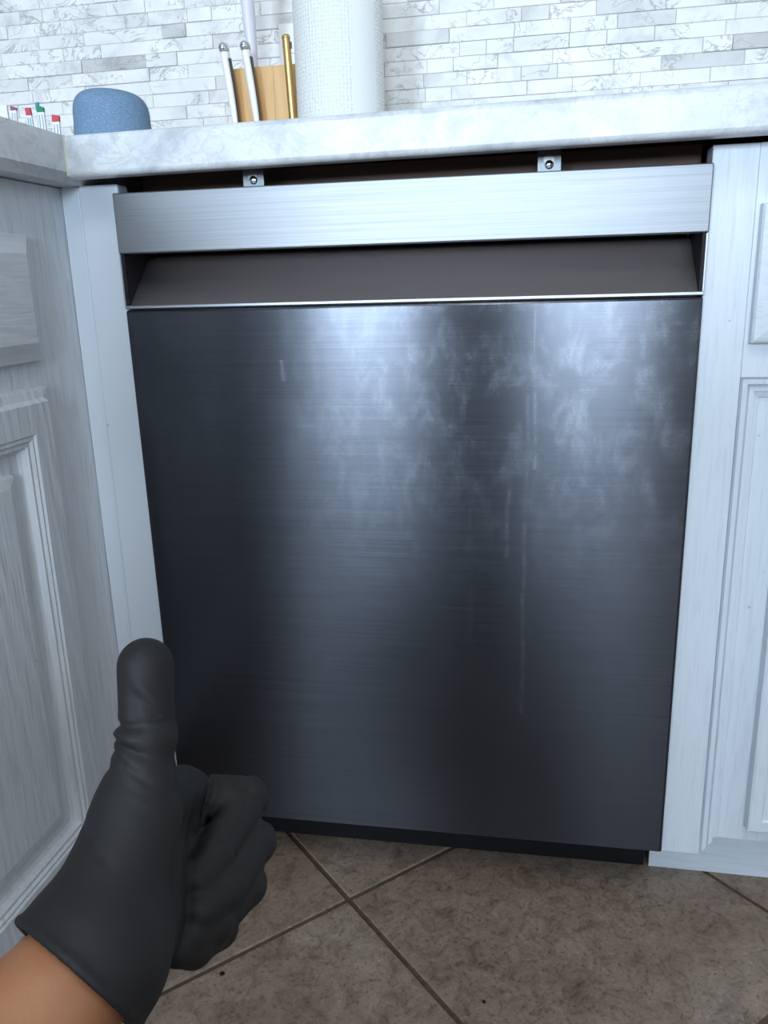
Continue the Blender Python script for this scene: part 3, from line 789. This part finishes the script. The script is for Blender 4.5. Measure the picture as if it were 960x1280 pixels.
# body: forearm skin runs on inside the glove; figure seated cross-legged on the floor behind the camera
A = lambda *a: np.array(a, float)
sh_l, sh_r, elb_r, wri_r = A(0.125, -1.135, 0.560), A(0.495, -1.150, 0.560), A(0.585, -1.13, 0.300), A(0.520, -0.985, 0.235)
hd = A(0.31, -1.105, 0.770)
def skin_sdf(P):
    c = lambda a, b, ra, rb: cone(P, a, b, ra, rb)
    mid = K['elbow'] * .45 + K['wrist'] * .55
    d = c(K['elbow'], mid, 0.040, 0.0355)
    d = smin(d, c(mid, K['wrist'] + arm * 0.012, 0.0350, 0.0215), 0.01)
    d = smin(d, c(K['elbow'], sh_l, 0.041, 0.050), 0.012)
    d = smin(d, c(sh_l, sh_r, 0.056, 0.056), 0.03)                    # shoulders
    d = smin(d, c(A(.31, -1.15, .50), A(.31, -1.20, .40), .13, .12), 0.04)
    d = smin(d, c(sh_r, elb_r, 0.050, 0.041), 0.02); d = smin(d, c(elb_r, wri_r, 0.040, 0.026), 0.012)
    for k in range(4):                                               # right hand resting on the knee
        b = wri_r + A(-0.030 + 0.019 * k, 0.085 - 0.004 * abs(k - 1.4), -0.005); t = b + A(-0.002 + 0.002 * k, 0.042, -0.038 - .003 * k)
        d = smin(d, c(wri_r, b, 0.017, 0.011), 0.006); d = np.minimum(d, c(b, t, 0.0095, 0.0078))
    d = smin(d, c(wri_r + A(-.02, .02, 0), wri_r + A(-.058, .062, -.012), 0.014, 0.0095), 0.006)
    d = smin(d, c(A(.31, -1.14, .60), A(.31, -1.115, .70), 0.058, 0.054), 0.03)   # neck
    h = ell(P, hd + A(0, -.012, .020), (.076, .098, .100))
    h = smin(h, ell(P, hd + A(0, .020, -.055), (.055, .070, .062)), 0.03)           # jaw
    h = smin(h, c(hd + A(0, .083, .012), hd + A(0, .104, -.022), .009, .014), 0.010)   # nose
    h = smin(h, c(hd + A(-.022, .082, -.058), hd + A(.022, .082, -.058), .008, .008), 0.008)   # mouth
    for sx in (-1, 1):
        h = np.maximum(h, -ell(P, hd + A(sx * .032, .092, .008), (.017, .012, .010)))
        h = np.minimum(h, ell(P, hd + A(sx * .032, .079, .008), (.013, .012, .012)))
        h = smin(h, ell(P, hd + A(sx * .078, -.012, -.008), (.010, .020, .032)), 0.006)
    return smin(d, h, 0.015)
hs = 0.0045
lo2, hi2 = (0.05, -1.36, 0.17), (0.66, -0.60, 0.90)
V2, Q2 = surface_nets(skin_sdf(grid(lo2, hi2, hs)), lo2, hs)
person = mesh_from('person', V2, Q2, M['skin'], None, 3)
tag(person, 'person reaching in from the lower left, giving a thumbs up in a black glove', 'person')
gl = mesh_from('glove', *gl_mesh, M['glove'], person, 2, 'black disposable glove on the thumbs-up hand')
M['shirt'] = plain('charcoal_cotton', (0.03, 0.03, 0.035), 0.9)
M['denim'] = plain('dark_denim', (0.03, 0.04, 0.065), 0.9)
M['hair'] = plain('dark_hair', (0.02, 0.014, 0.01), 0.6)
hs = 0.010
def cloth(name, fn, lo, hi, mat): 
    V, Q = surface_nets(fn(grid(lo, hi, hs)), lo, hs); return mesh_from(name, V, Q, mat, person, 4)
def shirt(P):
    c = lambda a, b, ra, rb: cone(P, a, b, ra, rb)
    d = smin(c(A(.31, -1.16, .50), A(.31, -1.27, .16), .150, .155), c(sh_l, sh_r, .066, .066), .05)
    d = smin(d, c(A(.31, -1.14, .56), A(.31, -1.135, .615), .085, .068), .03)
    d = smin(d, c(sh_l, sh_l * .35 + K['elbow'] * .65, .064, .056), .02); d = smin(d, c(sh_r, sh_r * .3 + elb_r * .7, .064, .056), .02)
    return d
def trousers(P):
    c = lambda a, b, ra, rb: cone(P, a, b, ra, rb)
    d = c(A(.22, -1.30, .125), A(.40, -1.30, .125), .120, .120)
    for s_, kx, fx_, fy_ in ((-1, .03, .40, -.99), (1, .59, .22, -.94)):
        d = smin(d, c(A(.31 + s_ * .10, -1.27, .12), A(kx, -1.00, .150), .092, .068), .03)
        d = smin(d, c(A(kx, -1.00, .150), A(fx_, fy_, .062), .064, .046), .02)
    return d
def hair(P):
    d = ell(P, hd + A(0, -.020, .030), (.086, .106, .104))
    return np.maximum(d, (P - hd) @ A(0, .75, -.66) - .012)
cloth('shirt', shirt, (-.06, -1.50, -.01), (.70, -.84, .72), M['shirt'])
cloth('trousers', trousers, (-.10, -1.46, -.02), (.72, -.86, .30), M['denim'])
cloth('hair', hair, (.19, -1.27, .66), (.43, -.96, .93), M['hair'])
for fx_, fy_, sx in ((.40, -.99, 1), (.22, -.94, -1)):
    cloth('shoe', lambda P: smin(cone(P, A(fx_, fy_, .058), A(fx_ + sx * .10, fy_ + .03, .048), .052, .044), cone(P, A(fx_ + sx * .10, fy_ + .03, .048), A(fx_ + sx * .17, fy_ + .05, .042), .044, .036), .01), (fx_ - .26, fy_ - .1, -.02), (fx_ + .26, fy_ + .16, .14), M['black'])
